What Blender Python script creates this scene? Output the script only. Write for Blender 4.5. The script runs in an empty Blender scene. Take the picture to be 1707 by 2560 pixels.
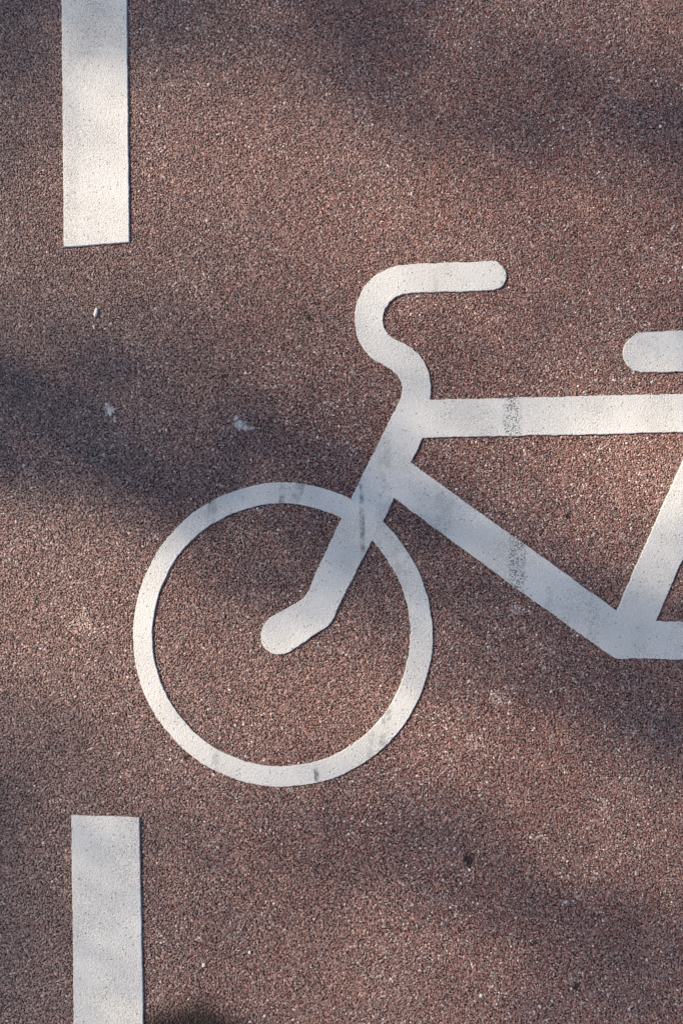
import bpy, bmesh, math, random
import numpy as np
from mathutils import Vector, Matrix

C = bpy.context.scene
COL = C.collection
rng = np.random.default_rng(7)
random.seed(7)
R = math.radians

# ------------------------------------------------------------------ camera
W_SRC, H_SRC = 1707.0, 2560.0
CAM_D, TILT, HALF_H = 1.60, R(3.9), 0.9425
cam_d = bpy.data.cameras.new('camera')
cam = bpy.data.objects.new('camera', cam_d)
COL.objects.link(cam)
cam.location = (0, -CAM_D * math.sin(TILT), CAM_D * math.cos(TILT))
cam.rotation_euler = (TILT, 0, 0)
cam_d.sensor_fit = 'VERTICAL'
cam_d.sensor_height = 36.0
cam_d.sensor_width = 24.0
cam_d.lens = 18.0 / (HALF_H / CAM_D)
cam_d.clip_start = 0.01
cam_d.clip_end = 2000
C.camera = cam

# ------------------------------------------------------------------ sky, sun, exposure
SUN_EL, SUN_UP = R(34), R(24)       # elevation; how far the sun stands above the left of the picture
SDIR = Vector((-math.cos(SUN_UP) * math.cos(SUN_EL), math.sin(SUN_UP) * math.cos(SUN_EL), math.sin(SUN_EL)))
w = bpy.data.worlds.new('World')
C.world = w
w.use_nodes = True
nt = w.node_tree
nt.nodes.clear()
sky = nt.nodes.new('ShaderNodeTexSky')
sky.sky_type = 'NISHITA'
sky.sun_disc = False
sky.dust_density = 1.5
sky.ozone_density = 0.5
sky.sun_elevation = SUN_EL
sky.sun_rotation = math.atan2(SDIR.x, SDIR.y) % (2 * math.pi)
bg = nt.nodes.new('ShaderNodeBackground')
bg.inputs['Strength'].default_value = 0.092
wo = nt.nodes.new('ShaderNodeOutputWorld')
nt.links.new(sky.outputs[0], bg.inputs[0])
nt.links.new(bg.outputs[0], wo.inputs[0])

sun_d = bpy.data.lights.new('sun', 'SUN')
sun_d.energy = 5.0
sun_d.angle = R(0.53)
sun_d.color = (1.0, 0.80, 0.60)
sun = bpy.data.objects.new('sun', sun_d)
COL.objects.link(sun)
sun.rotation_euler = SDIR.to_track_quat('Z', 'Y').to_euler()
sun.location = (-10, 5, 12)

C.view_settings.view_transform = 'Standard'
C.view_settings.look = 'None'
C.view_settings.exposure = 0.99
C.view_settings.gamma = 1.0
C.render.engine = 'CYCLES'


# ------------------------------------------------------------------ helpers
def G(x, y):
    """photo measurement (source pixels) -> point on the road plane, in metres"""
    u = (x - W_SRC / 2) / (H_SRC / 2) * HALF_H / CAM_D
    v = -(y - H_SRC / 2) / (H_SRC / 2) * HALF_H / CAM_D
    ct, st = math.cos(TILT), math.sin(TILT)
    dx, dy, dz = u, v * ct + st, v * st - ct
    t = cam.location.z / -dz
    return (dx * t, cam.location.y + dy * t)


def zoomed(ox, oy, s, pts):
    return [G(ox + px / s, oy + py / s) for px, py in pts]


def tag(o, label=None, cat=None, group=None, kind=None):
    if label: o['label'] = label
    if cat: o['category'] = cat
    if group: o['group'] = group
    if kind: o['kind'] = kind
    return o


def mesh_obj(name, verts, faces, mat, parent=None, smooth=False):
    me = bpy.data.meshes.new(name)
    me.from_pydata(verts, [], faces)
    me.update()
    if smooth:
        me.polygons.foreach_set('use_smooth', [True] * len(me.polygons))
    me.materials.append(mat)
    o = bpy.data.objects.new(name, me)
    COL.objects.link(o)
    o.parent = parent
    return o


class NT:
    """small shader-node builder"""
    def __init__(s, name):
        s.m = bpy.data.materials.new(name)
        s.m.use_nodes = True
        s.t = s.m.node_tree
        s.bsdf = s.t.nodes['Principled BSDF']

    def n(s, typ, **kw):
        nd = s.t.nodes.new(typ)
        for k, v in kw.items():
            setattr(nd, k, v)
        return nd

    def put(s, sock, v):
        if isinstance(v, bpy.types.NodeSocket):
            s.t.links.new(v, sock)
        elif v is not None:
            sock.default_value = v

    def math(s, op, a, b=None, c=None, clamp=False):
        nd = s.n('ShaderNodeMath', operation=op, use_clamp=clamp)
        s.put(nd.inputs[0], a)
        if b is not None: s.put(nd.inputs[1], b)
        if c is not None: s.put(nd.inputs[2], c)
        return nd.outputs[0]

    def step(s, x, lo, hi, a=0.0, b=1.0):
        nd = s.n('ShaderNodeMapRange', interpolation_type='SMOOTHSTEP')
        for i, v in enumerate((x, lo, hi, a, b)):
            s.put(nd.inputs[i], v)
        return nd.outputs[0]

    def mix(s, f, a, b, blend='MIX'):
        nd = s.n('ShaderNodeMix', data_type='RGBA', blend_type=blend)
        s.put(nd.inputs[0], f)
        s.put(nd.inputs[6], a)
        s.put(nd.inputs[7], b)
        return nd.outputs[2]

    def noise(s, scale, detail=2.0, rough=0.5, vec=None, dist=0.0):
        nd = s.n('ShaderNodeTexNoise')
        nd.inputs['Scale'].default_value = scale
        nd.inputs['Detail'].default_value = detail
        nd.inputs['Roughness'].default_value = rough
        nd.inputs['Distortion'].default_value = dist
        s.put(nd.inputs['Vector'], vec)
        return nd.outputs['Fac']

    def voro(s, scale, vec=None, feature='F1', rnd=1.0):
        nd = s.n('ShaderNodeTexVoronoi', feature=feature)
        nd.inputs['Scale'].default_value = scale
        nd.inputs['Randomness'].default_value = rnd
        s.put(nd.inputs['Vector'], vec)
        return nd

    def ramp(s, f, stops, interp='LINEAR'):
        nd = s.n('ShaderNodeValToRGB')
        nd.color_ramp.interpolation = interp
        e = nd.color_ramp.elements
        while len(e) < len(stops):
            e.new(0.5)
        for k, (p, c) in enumerate(stops):
            e[k].position = p
            e[k].color = (*c, 1)
        s.put(nd.inputs[0], f)
        return nd.outputs[0]

    def pos(s):
        return s.n('ShaderNodeNewGeometry').outputs['Position']

    def bump(s, h, dist, strength=1.0):
        nd = s.n('ShaderNodeBump')
        nd.inputs['Distance'].default_value = dist
        nd.inputs['Strength'].default_value = strength
        s.put(nd.inputs['Height'], h)
        s.t.links.new(nd.outputs[0], s.bsdf.inputs['Normal'])

    def base(s, col, rough=0.8, spec=0.3):
        s.put(s.bsdf.inputs['Base Color'], col)
        s.put(s.bsdf.inputs['Roughness'], rough)
        s.bsdf.inputs['Specular IOR Level'].default_value = spec


# palette of the chippings: (upper limit of the random number, colour)
PAL = [(0.000, (0.106, 0.069, 0.071)),
       (0.070, (0.194, 0.083, 0.073)),
       (0.210, (0.276, 0.137, 0.116)),
       (0.380, (0.230, 0.153, 0.141)),
       (0.540, (0.334, 0.192, 0.161)),
       (0.690, (0.227, 0.184, 0.183)),
       (0.810, (0.374, 0.258, 0.223)),
       (0.915, (0.356, 0.296, 0.273)),
       (0.966, (0.576, 0.518, 0.488))]


def dirt(b, pos, col):
    """old dust and rubber film on the chippings, in large soft patches of its own"""
    d = b.noise(2.3, 3.0, 0.55, pos)
    sp = b.n('ShaderNodeSeparateXYZ')
    b.put(sp.inputs[0], pos)
    west = b.step(sp.outputs[0], -0.75, 0.25, 0.42, 0.0)      # chippings turn greyer towards the left
    f = b.math('ADD', b.step(d, 0.35, 0.7, 0.0, 0.2), west, clamp=True)
    return b.mix(f, col, (0.215, 0.180, 0.175, 1))


def stone_material(name, pale=False):
    b = NT(name)
    tone = b.n('ShaderNodeAttribute', attribute_name='tone').outputs['Fac']
    val = b.n('ShaderNodeAttribute', attribute_name='val').outputs['Fac']
    pos = b.pos()
    if pale:
        col = b.ramp(tone, [(0.0, (0.42, 0.42, 0.42)), (0.5, (0.62, 0.61, 0.59)), (1.0, (0.74, 0.72, 0.69))])
    else:
        col = b.ramp(tone, PAL, 'CONSTANT')
        col = dirt(b, pos, col)
    vm = b.n('ShaderNodeVectorMath', operation='SCALE')
    b.put(vm.inputs[0], col)
    b.put(vm.inputs['Scale'], val)
    b.base(vm.outputs[0], 0.62, 0.35)
    b.bump(b.noise(900, 2.0, 0.6, pos), 0.0004, 0.5)
    return b.m


def flat_chippings_material():
    """the same surface far from the camera, where single stones no longer show as relief"""
    b = NT('chipping_sheet')
    pos = b.pos()
    v = b.voro(270, pos)
    sep = b.n('ShaderNodeSeparateColor')
    b.put(sep.inputs[0], v.outputs['Color'])
    col = dirt(b, pos, b.ramp(sep.outputs[0], PAL, 'CONSTANT'))
    col = b.mix(1.0, col, (0.52, 0.50, 0.50, 1), 'MULTIPLY')   # gaps between stones, averaged
    b.base(col, 0.85, 0.15)
    b.bump(b.math('SUBTRACT', 1.0, v.outputs['Distance']), 0.0022, 0.9)
    return b.m


def binder_material():
    b = NT('bitumen_binder')
    b.base(b.mix(b.noise(400, 2, 0.5, b.pos()), (0.018, 0.014, 0.015, 1), (0.045, 0.034, 0.033, 1)), 0.8, 0.2)
    return b.m


def paint_material():
    b = NT('thermoplastic_paint')
    pos = b.pos()
    sp = b.n('ShaderNodeSeparateXYZ')
    b.put(sp.inputs[0], pos)
    X, Y = sp.outputs[0], sp.outputs[1]
    big = b.noise(5.0, 3, 0.55, pos)
    mid = b.noise(45.0, 3, 0.6, pos)
    col = b.mix(b.step(big, 0.3, 0.7), (0.60, 0.62, 0.62, 1), (0.54, 0.56, 0.56, 1))
    col = b.mix(b.step(mid, 0.45, 0.8, 0.0, 0.35), col, (0.56, 0.545, 0.52, 1))
    # fine speckle of trodden-in grit, in zones
    fine = b.noise(620.0, 2, 0.7, pos)
    zone = b.step(b.noise(9.0, 2, 0.5, pos), 0.35, 0.68, 0.25, 1.0)
    f = b.math('MULTIPLY', b.step(fine, 0.46, 0.64, 0.0, 0.95), zone)
    col = b.mix(f, col, (0.27, 0.27, 0.27, 1))
    grit = b.noise(300.0, 1, 0.5, pos)
    col = b.mix(b.math('MULTIPLY', b.step(grit, 0.58, 0.72, 0.0, 0.45), b.step(big, 0.62, 0.38)), col, (0.30, 0.29, 0.28, 1))
    # small open pores
    pv = b.voro(150, pos)
    psep = b.n('ShaderNodeSeparateColor')
    b.put(psep.inputs[0], pv.outputs['Color'])
    pore = b.math('MULTIPLY', b.step(pv.outputs['Distance'], 0.10, 0.24, 1.0, 0.0),
                  b.step(psep.outputs[0], 0.62, 0.72))
    col = b.mix(b.math('MULTIPLY', pore, 0.75), col, (0.09, 0.085, 0.08, 1))
    # scuffs: x, y (photo), half width, half height (mm), lean, strength, speckled?
    speck = b.step(b.noise(330.0, 2, 0.6, pos), 0.50, 0.58)
    smear = b.step(b.noise(60.0, 4, 0.65, pos), 0.35, 0.65)
    for (sx, sy, hw, hh, lean, st, spk) in SCUFFS:
        gx, gy = G(sx, sy)
        dy = b.math('SUBTRACT', Y, gy)
        dx = b.math('SUBTRACT', b.math('SUBTRACT', X, gx), b.math('MULTIPLY', dy, lean))
        jit = b.math('MULTIPLY', b.math('SUBTRACT', mid, 0.5), hw * 0.0010)
        ax = b.math('ABSOLUTE', b.math('ADD', dx, jit))
        ay = b.math('ABSOLUTE', dy)
        m = b.math('MULTIPLY', b.step(ax, hw * 0.0006, hw * 0.00115, 1.0, 0.0),
                   b.step(ay, hh * 0.0007, hh * 0.0012, 1.0, 0.0))
        m = b.math('MULTIPLY', b.math('MULTIPLY', m, st), speck if spk else smear)
        col = b.mix(m, col, (0.075, 0.095, 0.09, 1) if spk else (0.13, 0.145, 0.145, 1))
    b.base(col, 0.75, 0.3)
    grain = b.math('ADD', b.math('MULTIPLY', b.noise(430.0, 2, 0.6, pos), 0.8),
                   b.math('MULTIPLY', fine, 0.6))
    grain = b.math('SUBTRACT', grain, b.math('MULTIPLY', pore, 0.5))
    sv = b.voro(310, pos)
    grain = b.math('SUBTRACT', grain, b.math('MULTIPLY', sv.outputs['Distance'], 0.35))
    b.bump(grain, 0.0015, 1.0)
    return b.m


SCUFFS = [
    (1278, 1040, 17, 45, 0.00, 0.95, True),
    (1291, 1395, 17, 70, 0.05, 0.90, True),
    (1370, 1515, 8, 40, 0.10, 0.35, True),
    (1480, 1560, 13, 55, 0.10, 0.35, True),
    (705, 1235, 6, 40, 0.00, 0.75, False),
    (742, 1236, 11, 30, 0.35, 0.60, False),
    (530, 1280, 10, 35, 0.10, 0.5, False),
    (905, 1300, 5, 75, -0.02, 0.85, False),
    (960, 1210, 14, 110, 0.00, 0.30, False),
    (793, 1953, 5, 26, -0.10, 0.95, False),
    (962, 1820, 9, 40, 0.15, 0.60, False),
    (925, 1865, 6, 30, 0.10, 0.35, False),
    (540, 1905, 8, 40, 0.15, 0.35, False),
    (1000, 1420, 22, 60, 0.20, 0.30, False),
    (1252, 705, 3, 16, 0.10, 0.80, False),
    (1262, 690, 4, 12, -0.3, 0.60, True),
    (1090, 715, 6, 14, 0.00, 0.22, False),
    (1640, 880, 5, 30, 0.05, 0.18, False),
    (182, 440, 14, 170, 0.00, 0.28, True),
    (230, 130, 60, 90, 0.00, 0.16, True),
    (350, 2046, 10, 8, 0.00, 0.5, True),
    (1640, 1035, 30, 45, 0.00, 0.14, True),
    (560, 1290, 40, 60, 0.30, 0.15, True),
    (960, 1400, 30, 50, 0.00, 0.20, True),
    (215, 90, 40, 90, 0.00, 0.12, False),
    (1105, 1290, 20, 60, 0.10, 0.25, False),
]

M_STONE = stone_material('red_chippings')
M_PALE = stone_material('splashed_chippings', pale=True)
M_SHEET = flat_chippings_material()
M_BINDER = binder_material()
M_PAINT = paint_material()


# ------------------------------------------------------------------ ground to the horizon
gm = 400.0
ground = mesh_obj('ground', [(-gm, -gm, -0.006), (gm, -gm, -0.006), (gm, gm, -0.006), (-gm, gm, -0.006)],
                  [(0, 1, 2, 3)], M_SHEET)
tag(ground, kind='structure')

# ------------------------------------------------------------------ surface dressing of the cycle path
PX0, PX1, PY0, PY1 = -0.78, 0.78, -1.08, 1.08
PITCH = 0.0029
# a value noise that is ours, for blob outlines and stone density
_vt = rng.random((64, 64))


def vnoise(x, y, s):
    x = np.asarray(x) * s + 100.3
    y = np.asarray(y) * s + 57.7
    xi, yi = np.floor(x).astype(int), np.floor(y).astype(int)
    fx, fy = x - xi, y - yi
    fx, fy = fx * fx * (3 - 2 * fx), fy * fy * (3 - 2 * fy)
    g = lambda a, b_: _vt[a % 64, b_ % 64]
    return ((g(xi, yi) * (1 - fx) + g(xi + 1, yi) * fx) * (1 - fy)
            + (g(xi, yi + 1) * (1 - fx) + g(xi + 1, yi + 1) * fx) * fy)


def stones_mesh(name, cx, cy, size, tone, val, lift, mats, binder=None):
    """many angular chips (flat tilted top, sloping sides) as one mesh; numpy only"""
    n = len(cx)
    K = 5
    ang = rng.random(n)[:, None] * 6.283 + (np.arange(K) / K * 6.283)[None, :] + rng.normal(0, .22, (n, K))
    rad = size[:, None] * (1 + rng.normal(0, .13, (n, K)))
    el = 1 + rng.random(n) ** 1.6 * 0.75
    rot = rng.random(n) * 3.1416
    lx, ly = rad * np.cos(ang) * np.sqrt(el)[:, None], rad * np.sin(ang) / np.sqrt(el)[:, None]
    ca, sa = np.cos(rot)[:, None], np.sin(rot)[:, None]
    ox, oy = lx * ca - ly * sa, lx * sa + ly * ca
    ts = 0.56 + rng.random(n) * 0.22
    zt = (rng.random(n) - 0.55) * 0.0013 + lift
    tx, ty = rng.normal(0, .25, n), rng.normal(0, .25, n)
    v = np.empty((n, 2 * K, 3), np.float32)
    v[:, :K, 0] = cx[:, None] + ox
    v[:, :K, 1] = cy[:, None] + oy
    v[:, :K, 2] = (zt - 0.0015)[:, None]
    hx, hy = ox * ts[:, None], oy * ts[:, None]
    v[:, K:, 0] = cx[:, None] + hx
    v[:, K:, 1] = cy[:, None] + hy
    v[:, K:, 2] = zt[:, None] + hx * tx[:, None] + hy * ty[:, None] + rng.normal(0, .00008, (n, K))
    base = (np.arange(n) * 2 * K)[:, None]
    loops_one = list(range(K, 2 * K))
    for k in range(K):
        k2 = (k + 1) % K
        loops_one += [k, k2, K + k2, K + k]
    loops = (base + np.array(loops_one)[None, :]).astype(np.int32)
    sizes_one = [K] + [4] * K
    nf = n * (K + 1)
    totals = np.tile(np.array(sizes_one, np.int32), n)
    starts = np.concatenate([[0], np.cumsum(totals)[:-1]]).astype(np.int32)
    verts = v.reshape(-1, 3)
    lp = loops.reshape(-1)
    matidx = np.zeros(nf, np.int32)
    fa, fb = np.repeat(tone, K + 1), np.repeat(val, K + 1)
    if binder is not None:
        nv = len(verts)
        x0, x1, y0, y1 = binder
        verts = np.concatenate([verts, np.array([(x0, y0, -.0017), (x1, y0, -.0017), (x1, y1, -.0017), (x0, y1, -.0017)], np.float32)])
        lp = np.concatenate([lp, np.arange(nv, nv + 4, dtype=np.int32)])
        starts = np.concatenate([starts, [len(lp) - 4]]).astype(np.int32)
        totals = np.concatenate([totals, [4]]).astype(np.int32)
        matidx = np.concatenate([matidx, [1]]).astype(np.int32)
        fa, fb = np.append(fa, 0), np.append(fb, 0)
        nf += 1
    me = bpy.data.meshes.new(name)
    me.vertices.add(len(verts))
    me.vertices.foreach_set('co', verts.astype(np.float32).ravel())
    me.loops.add(len(lp))
    me.loops.foreach_set('vertex_index', lp)
    me.polygons.add(nf)
    me.polygons.foreach_set('loop_start', starts)
    me.polygons.foreach_set('loop_total', totals)
    for m in mats:
        me.materials.append(m)
    me.polygons.foreach_set('material_index', matidx)
    a = me.attributes.new('tone', 'FLOAT', 'FACE')
    a.data.foreach_set('value', fa.astype(np.float32))
    a = me.attributes.new('val', 'FLOAT', 'FACE')
    a.data.foreach_set('value', fb.astype(np.float32))
    me.update(calc_edges=True)
    o = bpy.data.objects.new(name, me)
    COL.objects.link(o)
    return o


nx, ny = int((PX1 - PX0) / PITCH), int((PY1 - PY0) / (PITCH * .866))
ny -= ny % 2
PX1, PY1 = PX0 + nx * PITCH, PY0 + ny * PITCH * .866
gx, gy = np.meshgrid(np.arange(nx), np.arange(ny))
sx = PX0 + (gx + 0.5 * (gy % 2)) * PITCH
sy = PY0 + gy * PITCH * .866
sx = (sx + rng.normal(0, PITCH * .27, sx.shape)).ravel()
sy = (sy + rng.normal(0, PITCH * .27, sy.shape)).ravel()
ns = len(sx)
ssz = np.clip(rng.lognormal(math.log(.00172), .24, ns), .0010, .0036)
stone_t = np.clip(rng.random(ns) + (vnoise(sx, sy, 9) - .5) * .10, 0, .9999)
sval = np.clip(rng.lognormal(0, .18, ns), .45, 1.7)
slift = np.zeros(ns)
big = rng.random(ns) < 0.006
ssz[big] *= 1.45
slift[big] += .0006

# pale spatters (paint or gum) that coat the chippings: photo x, y, radii in photo px
SPLASH = [([(277, 1027, 10, 14), (288, 1048, 5, 8), (268, 1012, 5, 6)], 'grey white spatter on the dark chippings, the left one of the two'),
          ([(599, 1061, 14, 12), (618, 1069, 14, 6), (592, 1045, 5, 8)],
           'star shaped white spatter on the chippings above the wheel, the right one of the two')]
keep = np.ones(ns, bool)
for (lobes, lab) in SPLASH:
    cxm, cym = G(*lobes[0][:2])
    s = HALF_H / (H_SRC / 2)
    r = np.full(ns, 9.0)
    for (px, py, rx, ry) in lobes:
        lx_, ly_ = G(px, py)
        r = np.minimum(r, np.hypot((sx - lx_) / (rx * s), (sy - ly_) / (ry * s)))
    r = r + (vnoise(sx, sy, 150) - .5) * .7
    sel = r < 1.05
    loc = np.array((cxm, cym))
    o = stones_mesh('spatter', sx[sel] - cxm, sy[sel] - cym, ssz[sel] * 1.4, rng.random(sel.sum()),
                    np.clip(.95 - 0.32 * r[sel], .5, 1.0), slift[sel] + .0003, [M_PALE])
    o.location = (cxm, cym, 0)
    tag(o, lab, 'stain', 'pale spatters on the chippings')
    keep &= ~sel
# faint worn-in dust spots: lighter stones, part of the surface
for (px, py, rx, amt) in [(205, 1565, 34, 1.1), (1247, 1752, 26, .6), (1292, 1517, 22, 1.0), (72, 1175, 12, .9),
                          (1500, 2010, 22, .5), (1195, 1850, 20, .7), (127, 2005, 8, 1.0), (600, 1340, 30, .25)]:
    cxm, cym = G(px, py)
    r = np.hypot(sx - cxm, sy - cym) / (rx * HALF_H / 1280) + (vnoise(sx, sy, 60) - .5) * .9
    k = np.clip(1.2 - r, 0, 1) * amt
    hit = rng.random(ns) < k * 1.3
    sval[hit] *= 1.25
    stone_t[hit] = .79 + rng.random(hit.sum()) * .2
# a tar-black hollow and a few small ones
for (px, py, rx) in [(1172, 2152, 10), (1158, 2112, 2.5), (1440, 2468, 5), (775, 795, 6), (985, 2080, 3),
                     (1420, 1290, 5), (560, 940, 4), (350, 2410, 5), (466, 1895, 4), (1055, 2060, 3)]:
    cxm, cym = G(px, py)
    r = np.hypot(sx - cxm, (sy - cym)) / (rx * HALF_H / 1280) + (vnoise(sx, sy, 120) - .5) * .7
    sval[r < 1.15] *= .22
    slift[r < 1.0] -= .0013
    edge = (r >= 1.15) & (r < 1.9)
    sval[edge] *= .6

# soft-edged patch of darker stones at the bottom edge of the picture
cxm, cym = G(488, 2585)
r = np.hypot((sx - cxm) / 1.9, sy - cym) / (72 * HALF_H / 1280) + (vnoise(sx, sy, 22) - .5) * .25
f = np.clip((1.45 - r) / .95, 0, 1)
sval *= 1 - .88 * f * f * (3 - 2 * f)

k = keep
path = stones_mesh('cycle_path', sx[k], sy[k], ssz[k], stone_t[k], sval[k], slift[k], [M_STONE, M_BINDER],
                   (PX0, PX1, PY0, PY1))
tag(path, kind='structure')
# the path round about, without the marks seen in the photo
clean = stones_mesh('cycle_path', sx, sy, ssz, np.clip(rng.random(ns), 0, .9999), np.clip(rng.lognormal(0, .18, ns), .45, 1.7),
                    np.zeros(ns), [M_STONE, M_BINDER], (PX0, PX1, PY0, PY1))
first = True
for i in range(-3, 5):
    for j in range(-3, 4):
        if i == 0 and j == 0:
            continue
        c = clean if first else clean.copy()
        if not first:
            COL.objects.link(c)
        first = False
        turn = (i + j) % 2
        c.location = (i * (PX1 - PX0) + turn * (PX0 + PX1), j * (PY1 - PY0) + turn * (PY0 + PY1), 0)
        c.rotation_euler = (0, 0, math.pi if turn else 0)
        tag(c, kind='structure')

# ------------------------------------------------------------------ white markings
TH = 0.0034         # height of the marking above the mean stone top
_wob = rng.random(4096)


def wob(i, s):
    """one-dimensional smooth noise, -1..1"""
    x = i * s
    a = int(math.floor(x))
    f = x - a
    f = f * f * (3 - 2 * f)
    return (_wob[a % 4096] * (1 - f) + _wob[(a + 1) % 4096] * f) * 2 - 1


_seed = [0]


def ragged(pts, amp=0.0007, step=0.0028, round_r=0.0):
    """closed outline resampled finely with a slightly uneven, stone-following edge"""
    n = len(pts)
    out = []
    _seed[0] += 211
    L = 0.0
    for i in range(n):
        a, b_ = Vector(pts[i]), Vector(pts[(i + 1) % n])
        d = b_ - a
        l = d.length
        if l < 1e-7:
            continue
        m = max(1, int(l / step))
        nrm = Vector((d.y, -d.x)) / l
        for q in range(m):
            t = q / m
            s = (L + t * l)
            fade = 1.0 if m < 4 else min(1.0, q / 2)
            k_ = wob(_seed[0] + s, 0.0) if False else (wob(s * 1000 + _seed[0] * 7, 0.30) * amp + wob(s * 1000 + _seed[0] * 3, 0.045) * amp * 1.2)
            out.append(a + d * t + nrm * k_ * fade)
        L += l
    return out


def smooth_closed(pts, it=1):
    for _ in range(it):
        q = []
        for i in range(len(pts)):
            a, b_ = Vector(pts[i]), Vector(pts[(i + 1) % len(pts)])
            q += [a * .75 + b_ * .25, a * .25 + b_ * .75]
        pts = q
    return pts


def area2(p):
    return sum(p[i][0] * p[(i + 1) % len(p)][1] - p[(i + 1) % len(p)][0] * p[i][1] for i in range(len(p)))


def slab(name, outline, top, parent=None, origin=None, bevel=0.0007):
    """raised sheet of thermoplastic from an outline: top, rounded rim, side wall"""
    p = [Vector((v[0], v[1])) for v in outline]
    if area2(p) < 0:
        p.reverse()
    n = len(p)
    inn = []
    for i in range(n):
        d = (p[(i + 1) % n] - p[i - 1])
        d = d.normalized() if d.length > 1e-9 else Vector((1, 0))
        inn.append(p[i] + Vector((-d.y, d.x)) * bevel)
    o0 = Vector(origin) if origin else Vector((0, 0))
    V, F = [], []
    for ring, z in ((p, -0.0016), (p, top - bevel * .9), (inn, top)):
        V += [(v.x - o0.x, v.y - o0.y, z) for v in ring]
    for r_ in (0, 1):
        for i in range(n):
            j = (i + 1) % n
            F.append((r_ * n + i, r_ * n + j, (r_ + 1) * n + j, (r_ + 1) * n + i))
    F.append(tuple(range(2 * n, 3 * n)))
    ob = mesh_obj(name, V, F, M_PAINT, parent)
    if origin and parent is None:
        ob.location = (o0.x, o0.y, 0)
    return ob


def ring(name, cx, cy, rxo, ryo, cxi, cyi, rxi, ryi, top, parent, bevel=0.0007):
    """painted wheel: outer and inner ellipse measured in the photo, laid on the road"""
    N = 620
    _seed[0] += 57
    V, F = [], []
    prof = [('o', 0, -0.0016), ('o', 0, top - bevel * .9), ('o', -1, top), ('i', 1, top), ('i', 0, top - bevel * .9), ('i', 0, -0.0016)]
    s = HALF_H / 1280
    for kind, off, z in prof:
        for i in range(N):
            a = i / N * 2 * math.pi
            w1 = (wob(i + _seed[0] * (3 if kind == 'o' else 5), .8) * .9 + wob(i + _seed[0] * 11, .12) * 1.3
                  + wob(i + (37 if kind == 'o' else 900), 16 / N) * 1.8)
            rr = w1 * .75 + off * bevel / s
            c0, r0 = ((cx, cy), (rxo, ryo)) if kind == 'o' else ((cxi, cyi), (rxi, ryi))
            x, y = G(c0[0] + (r0[0] + rr) * math.cos(a), c0[1] + (r0[1] + rr) * math.sin(a))
            V.append((x, y, z))
    for k_ in range(5):
        for i in range(N):
            j = (i + 1) % N
            F.append((k_ * N + i, (k_ + 1) * N + i, (k_ + 1) * N + j, k_ * N + j))
    bm = bmesh.new()
    vs = [bm.verts.new(v) for v in V]
    for f in F:
        bm.faces.new([vs[q] for q in f])
    bmesh.ops.recalc_face_normals(bm, faces=bm.faces)
    me = bpy.data.meshes.new(name)
    bm.to_mesh(me)
    bm.free()
    me.materials.append(M_PAINT)
    o = bpy.data.objects.new(name, me)
    COL.objects.link(o)
    o.parent = parent
    return o


# broken lane line: dashes
GL = 'dashes of the broken white line'
S = 1.08865


def dash(pts, label):
    q = [G(*p) for p in pts]
    c = (sum(v[0] for v in q) / 4, sum(v[1] for v in q) / 4)
    o = slab('line_marking', ragged(q, .0004), TH + .0006, None, c, .0009)
    tag(o, label, 'road marking', GL)
    return o


dash([(143.5, -1450), (303.5, -1450), (318, 0), (324.5, 606.5), (162.3, 619.5), (158, 0)][0:2] + [(324.8, 606.5), (162.0, 619.5)],
     'white dash running off the top edge, scuffed grey along its upper part')
dash([(180.8, 2037), (349.6, 2042.8), (392, 4200), (205, 4200)],
     'clean white dash entering from the bottom edge, below the bicycle wheel')

# bicycle symbol
bike = bpy.data.objects.new('bicycle_symbol', None)
COL.objects.link(bike)
tag(bike, 'white painted bicycle symbol with front wheel, curved handlebar and saddle on red chippings', 'road marking')
A = lambda pts: zoomed(850, 620, 3.136, pts)       # measured in enlarged crops of the photo
B = lambda pts: zoomed(800, 1050, 1.7288, pts)
D = lambda pts: zoomed(300, 1150, 1.96, pts)
E = lambda pts: zoomed(1200, 780, 3.0927, pts)

ring('front_wheel', 707.3, 1586.5, 373.0, 379.8, 704.0, 1587.5, 321.5, 327.8, TH, bike)
hb = A([(1205, 107), (1232, 116), (1262, 140), (1290, 175), (1302, 215), (1296, 255), (1272, 295), (1240, 320), (1205, 331),
        (1000, 342), (740, 350), (560, 355), (500, 362), (440, 385), (390, 422), (350, 475), (335, 530), (335, 590),
        (350, 640), (388, 690), (430, 720), (500, 750), (560, 785), (620, 840), (665, 910), (695, 985), (708, 1060),
        (710, 1130), (704, 1192),
        (700, 1300), (420, 1300),
        (450, 1230), (478, 1165), (490, 1100), (475, 1045), (450, 1000), (410, 960), (350, 925), (290, 895), (240, 858),
        (190, 803), (150, 735), (125, 660), (112, 580), (115, 510), (130, 430), (165, 350), (220, 270), (300, 205),
        (380, 165), (450, 142), (560, 130), (800, 120), (1100, 110)])
slab('handlebar', ragged(hb), TH + .00012, bike)
fork = (A([(424, 1285), (690, 1290), (648, 1480)]) + B([(393, 185), (318, 337), (265, 450)])
        + D([(1280, 302), (1228, 407), (1190, 482), (1130, 600), (1080, 700), (1058, 750), (1035, 793), (1010, 820), (900, 893),
             (825, 943), (785, 952), (745, 948), (712, 926), (693, 890), (690, 850), (708, 803), (745, 766), (800, 736),
             (875, 694), (903, 672), (925, 640), (985, 500), (1050, 360), (1083, 292), (1133, 190), (1225, 2)]))
slab('fork', ragged(fork), TH + .0002, bike)
tt = A([(600, 1194), (704, 1192)]) + [G(1200, 997.3), G(1707, 985.6), G(1850, 982.5), G(1850, 1079), G(1707, 1081.4), G(1200, 1091.8)] + A([(640, 1490), (560, 1490)])
slab('top_tube', ragged(tt), TH + .0003, bike)
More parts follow.
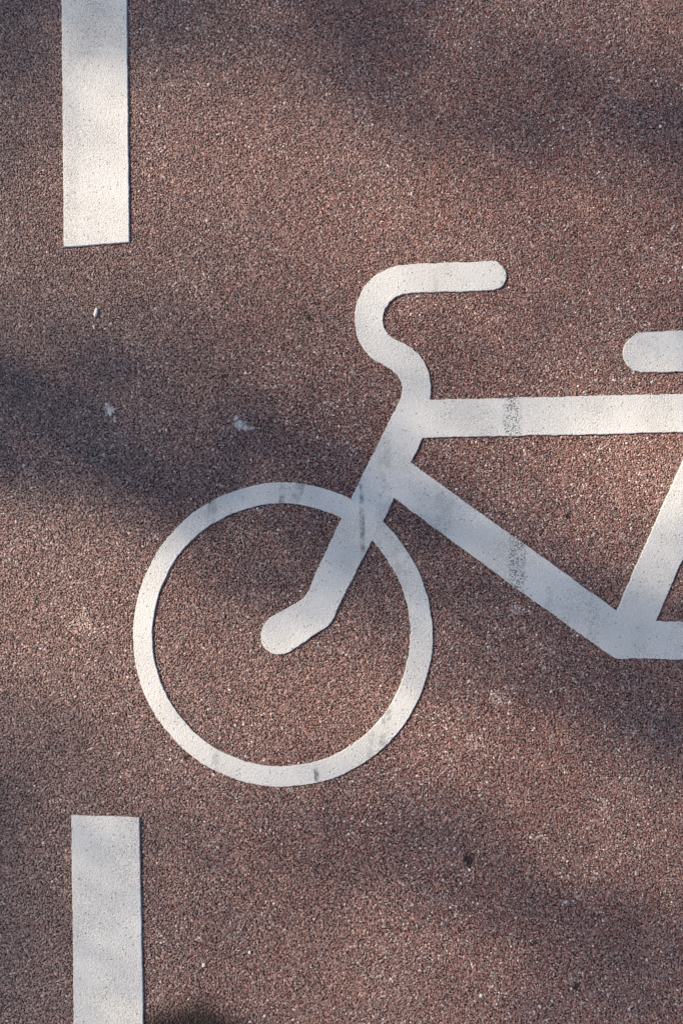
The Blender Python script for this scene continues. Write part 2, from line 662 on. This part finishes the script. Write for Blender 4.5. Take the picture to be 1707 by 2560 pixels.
dt = B([(330, 140), (393, 185), (830, 500), (1280, 825), (1330, 860), (1330, 1034), (1285, 1033), (1270, 1028), (1210, 985), (1040, 865),
        (850, 730), (318, 337), (270, 300)])
slab('down_tube', ragged(dt), TH + .0004, bike)
st = B([(1280, 825), (1400, 545), (1500, 320), (1590, 112), (1620, 45), (1780, 45), (1568, 590), (1447, 868), (1400, 930), (1300, 900)])
slab('seat_tube', ragged(st), TH + .0005, bike)
cs = [G(1566, 1646), G(1566, 1552)] + B([(1447, 868), (1568, 872)]) + [G(2290, 1560), G(2330, 1585), G(2330, 1625), G(2290, 1652)] + B([(1568, 1035)])
slab('chain_stay', ragged(cs), TH + .0006, bike)
sad = (E([(1568, 147), (1250, 158), (1192, 174), (1142, 213), (1108, 265), (1098, 318), (1108, 370), (1135, 418), (1180, 455), (1240, 470), (1568, 464)])
       + [G(1980, 924), G(2015, 905), G(2028, 872), G(2010, 838), G(1970, 820)])
slab('saddle', ragged(sad), TH, bike)
ring('rear_wheel', 2270, 1594, 373, 379, 2270, 1595, 321, 327, TH, bike)
ss = [G(1812, 1000), G(1868, 975), G(2335, 1590), G(2262, 1640)]
slab('seat_stay', ragged(ss), TH + .0007, bike)

# ------------------------------------------------------------------ loose chips lying on the path
def chip(px, py, a, b_, h, rz, seed, label):
    rr = random.Random(seed)
    x, y = G(px, py)
    bm = bmesh.new()
    bmesh.ops.create_icosphere(bm, subdivisions=2, radius=1.0)
    for v in bm.verts:
        f = 1 + rr.uniform(-.16, .16)
        v.co = Vector((v.co.x * a * f, v.co.y * b_ * f, v.co.z * h * f))
    me = bpy.data.meshes.new('stone_chip')
    bm.to_mesh(me)
    bm.free()
    me.materials.append(M_CHIP)
    o = bpy.data.objects.new('stone_chip', me)
    COL.objects.link(o)
    o.location = (x, y, 0.0004 + h * .55)
    o.rotation_euler = (0, 0, rz)
    tag(o, label, 'stone', 'loose pale stone chips')


cm = NT('quartz_chip')
cm.base(cm.mix(cm.noise(300, 2, .5, cm.pos()), (0.50, 0.50, 0.48, 1), (0.72, 0.70, 0.66, 1)), 0.6, 0.4)
M_CHIP = cm.m
chip(241, 782, .0033, .0096, .0028, -.22, 1, 'elongated pale stone chip lying between the upper dash and the dark patch')
chip(236, 819, .0017, .0038, .0020, .35, 2, 'thin small pale chip just below the elongated chip')
chip(510, 2412, .0029, .0038, .0020, .1, 3, 'small white pebble right of the lower dash near the bottom edge')
chip(624, 2380, .0026, .0030, .0018, .4, 4, 'round white pebble well right of the lower dash, above the bottom edge')
chip(1201, 2488, .0032, .0030, .0018, .4, 5, 'round white pebble alone near the bottom right')
chip(1649, 317, .0026, .0030, .0018, .4, 6, 'small bright pebble near the top right edge')

# ------------------------------------------------------------------ the tree whose leaves dapple the light (outside the picture, up-sun)
# how open the crown is towards the sun over each spot of the road; rows = photo y, columns = photo x
SHADE = [   # polyline (photo px), inner radius, outer radius, change of openness
    ([(-200, 1060), (350, 1110)], 115, 240, -1.0),
    ([(-200, 920), (500, 1010), (800, 1130)], 40, 260, -.25),
    ([(350, 1130), (820, 1300)], 85, 245, -.54),
    ([(820, 1300), (1150, 1450), (1750, 1720)], 70, 290, -.46),
    ([(1500, 1680), (1900, 1800)], 90, 330, -.30),
    ([(1000, 190), (1400, 260), (1800, 330)], 30, 290, -.34),
    ([(-100, -60), (900, -40)], 60, 280, -.35),
    ([(-50, 40), (-50, 200)], 60, 300, -.25),
    ([(1780, 450), (1780, 750)], 60, 330, -.12),
    ([(800, 2030), (1250, 2140), (1800, 2330)], 40, 300, -.30),
    ([(1450, 2450), (1850, 2450)], 60, 300, -.18),
    ([(-60, 2100), (-40, 2600)], 60, 330, -.30),
    ([(1300, 2600), (1750, 2450)], 20, 260, -.18),
    ([(230, 230), (235, 560)], 60, 230, .18),
    ([(-150, 1430), (110, 1450)], 180, 310, .80),
    ([(500, 420), (800, 450), (1050, 600)], 80, 330, .32),
    ([(1560, 1130), (1800, 1120)], 90, 240, .35),
    ([(250, 1540), (450, 1760), (850, 1840)], 110, 300, .30),
    ([(1050, 1850), (1650, 2060)], 50, 220, .12),
    ([(-50, 600), (100, 650)], 60, 300, .15),
]
# axes of the plane square to the sun
UA = Vector((SDIR.y, -SDIR.x, 0)).normalized()
VA = SDIR.cross(UA).normalized()


def seg_d(x, y, x0, y0, x1, y1):
    dx, dy = x1 - x0, y1 - y0
    t = min(max(((x - x0) * dx + (y - y0) * dy) / (dx * dx + dy * dy), 0), 1)
    return math.hypot(x - x0 - dx * t, y - y0 - dy * t)


def openness(x, y):
    """x, y metres on the road"""
    s = HALF_H / 1280
    # invert the mild perspective well enough for a soft pattern
    px = x / s * (1 - 0.0425 * (y / HALF_H)) + W_SRC / 2
    py = -y / s * (1 - 0.04 * (y / HALF_H)) + 1280
    if -150 < px < 1860 and -200 < py < 2760:
        T = .56 + (float(vnoise(x, y, 6.5)) - .5) * .08
        for pl, r0, r1, amp in SHADE:
            d = min(seg_d(px, py, *pl[i], *pl[i + 1]) for i in range(len(pl) - 1))
            if d < r1:
                q = min(max((r1 - d) / (r1 - r0), 0), 1)
                T += amp * q * q * (3 - 2 * q)
        return min(max(T, 0.0), 1.0)
    n = float(vnoise(x, y, 1.9)) * .65 + float(vnoise(x + 9, y, 4.3)) * .35
    return min(max((n - .35) * 2.2, 0.0), .9)


DIST = 15.0
CC = SDIR * DIST + UA * 2.3 + VA * 0.4      # crown centre
CR = 4.4
pitch = 0.047
lv, lf = [], []


def leaf(c, size, rr):
    """one pointed leaf, folded along its midrib, turned roughly square to the light"""
    nrm = (SDIR + Vector((rr.gauss(0, .35), rr.gauss(0, .35), rr.gauss(0, .35)))).normalized()
    t = nrm.orthogonal().normalized()
    t = Matrix.Rotation(rr.uniform(0, 6.283), 3, nrm) @ t
    b_ = nrm.cross(t)
    L_, Wd = size * 1.45, size * .98
    k0 = len(lv)
    for a, q, h in ((-.5, 0, 0), (-.12, .5, .10), (.25, .36, .10), (.55, 0, 0), (.25, -.36, .10), (-.12, -.5, .10)):
        lv.append(c + t * (a * L_) + b_ * (q * Wd) + nrm * (h * size))
    lf.append((k0, k0 + 1, k0 + 2, k0 + 3))
    lf.append((k0, k0 + 3, k0 + 4, k0 + 5))


rr = random.Random(11)
ncell = int(CR / pitch) + 1
uc, vc = CC.dot(UA), CC.dot(VA)
for iu in range(-ncell, ncell + 1):
    for iv in range(-ncell, ncell + 1):
        u, v = uc + iu * pitch, vc + iv * pitch
        r2 = ((iu * pitch) ** 2 + (iv * pitch) ** 2) / (CR * CR)
        edge = 1.0 - 0.25 * float(vnoise(iu * .05, iv * .05, 2.0))
        if r2 > edge * edge:
            continue
        # where this light ray meets the road
        P = UA * u + VA * v
        t = -P.z / SDIR.z
        hit = P + SDIR * t
        op = openness(hit.x, hit.y)
        inside = abs(hit.x) < .85 and abs(hit.y) < 1.15
        half = math.sqrt(max(0, 1 - r2)) * CR * .8
        if inside:
            half = min(half, 2.2)
        cover = 1.0 - op
        layers = 1 if inside else 2
        for _ in range(layers):
            cc = min(cover * 1.15, 1.2) if inside else cover
            if cc < .04:
                continue
            size = pitch * math.sqrt(cc) * 1.16
            if not inside:
                if rr.random() > cover * 1.3:
                    continue
                size = pitch * rr.uniform(1.1, 1.7)
            d = DIST + rr.uniform(-half, half)
            leaf(P + UA * rr.gauss(0, pitch * .12) + VA * rr.gauss(0, pitch * .12) + SDIR * d, size, rr)

lm = NT('tree_leaf')
lcol = lm.mix(lm.noise(1.4, 3, .5, lm.pos()), (0.045, 0.085, 0.02, 1), (0.09, 0.13, 0.035, 1))
lm.base(lcol, 0.55, 0.3)
bk = NT('tree_bark')
bk.base(bk.mix(bk.noise(14, 4, .6, bk.pos()), (0.09, 0.07, 0.05, 1), (0.24, 0.21, 0.17, 1)), 0.9, 0.2)
bk.bump(bk.noise(22, 4, .6, bk.pos()), .02, .8)

base = Vector((CC.x, CC.y, 0))
tree = bpy.data.objects.new('broadleaf_tree', None)
COL.objects.link(tree)
tree.location = base
tag(tree, 'tall broadleaf tree beyond the left edge whose loose crown dapples the light', 'tree')
crown = mesh_obj('crown', [tuple(q - base) for q in lv], lf, lm.m, tree)

bv, bf = [], []


def limb(pts, rads, K=8):
    k0 = len(bv)
    for i, p in enumerate(pts):
        d = (pts[min(i + 1, len(pts) - 1)] - pts[max(i - 1, 0)]).normalized()
        a = d.orthogonal().normalized()
        b_ = d.cross(a)
        for q in range(K):
            th = q / K * 6.283
            bv.append(p + (a * math.cos(th) + b_ * math.sin(th)) * rads[i])
    for i in range(len(pts) - 1):
        for q in range(K):
            q2 = (q + 1) % K
            bf.append((k0 + i * K + q, k0 + i * K + q2, k0 + (i + 1) * K + q2, k0 + (i + 1) * K + q))


top = CC + Vector((0, 0, CR * .55))
tp = [base + (top - base) * (i / 10) + Vector((rr.gauss(0, .08), rr.gauss(0, .08), 0)) * (i / 10) for i in range(11)]
limb(tp, [.34, .27, .25, .235, .22, .20, .17, .14, .10, .06, .03], 14)


def clear(p):
    """distance from the shaft of light that falls on the picture"""
    q = Vector((p.dot(UA), p.dot(VA)))
    return q.length


for i in range(26):
    h = rr.uniform(.48, .95)
    s0 = base + (top - base) * h
    az = rr.uniform(0, 6.283)
    dr = Vector((math.cos(az), math.sin(az), rr.uniform(.1, .7))).normalized()
    Lb = rr.uniform(1.8, 3.6) * (1.25 - h * .6)
    pts, p = [s0], s0
    for q in range(7):
        dr = (dr + Vector((rr.gauss(0, .12), rr.gauss(0, .12), rr.gauss(.04, .1)))).normalized()
        p = p + dr * (Lb / 7)
        if clear(p) < 1.25:
            break
        pts.append(p)
    if len(pts) > 2:
        r0 = .09 * (1.2 - h * .7)
        limb(pts, [r0 * (1 - .85 * q / (len(pts) - 1)) + .006 for q in range(len(pts))])
trunk = mesh_obj('trunk', [tuple(q - base) for q in bv], bf, bk.m, tree, True)
print('leaves', len(lf) // 2, 'stones', ns)
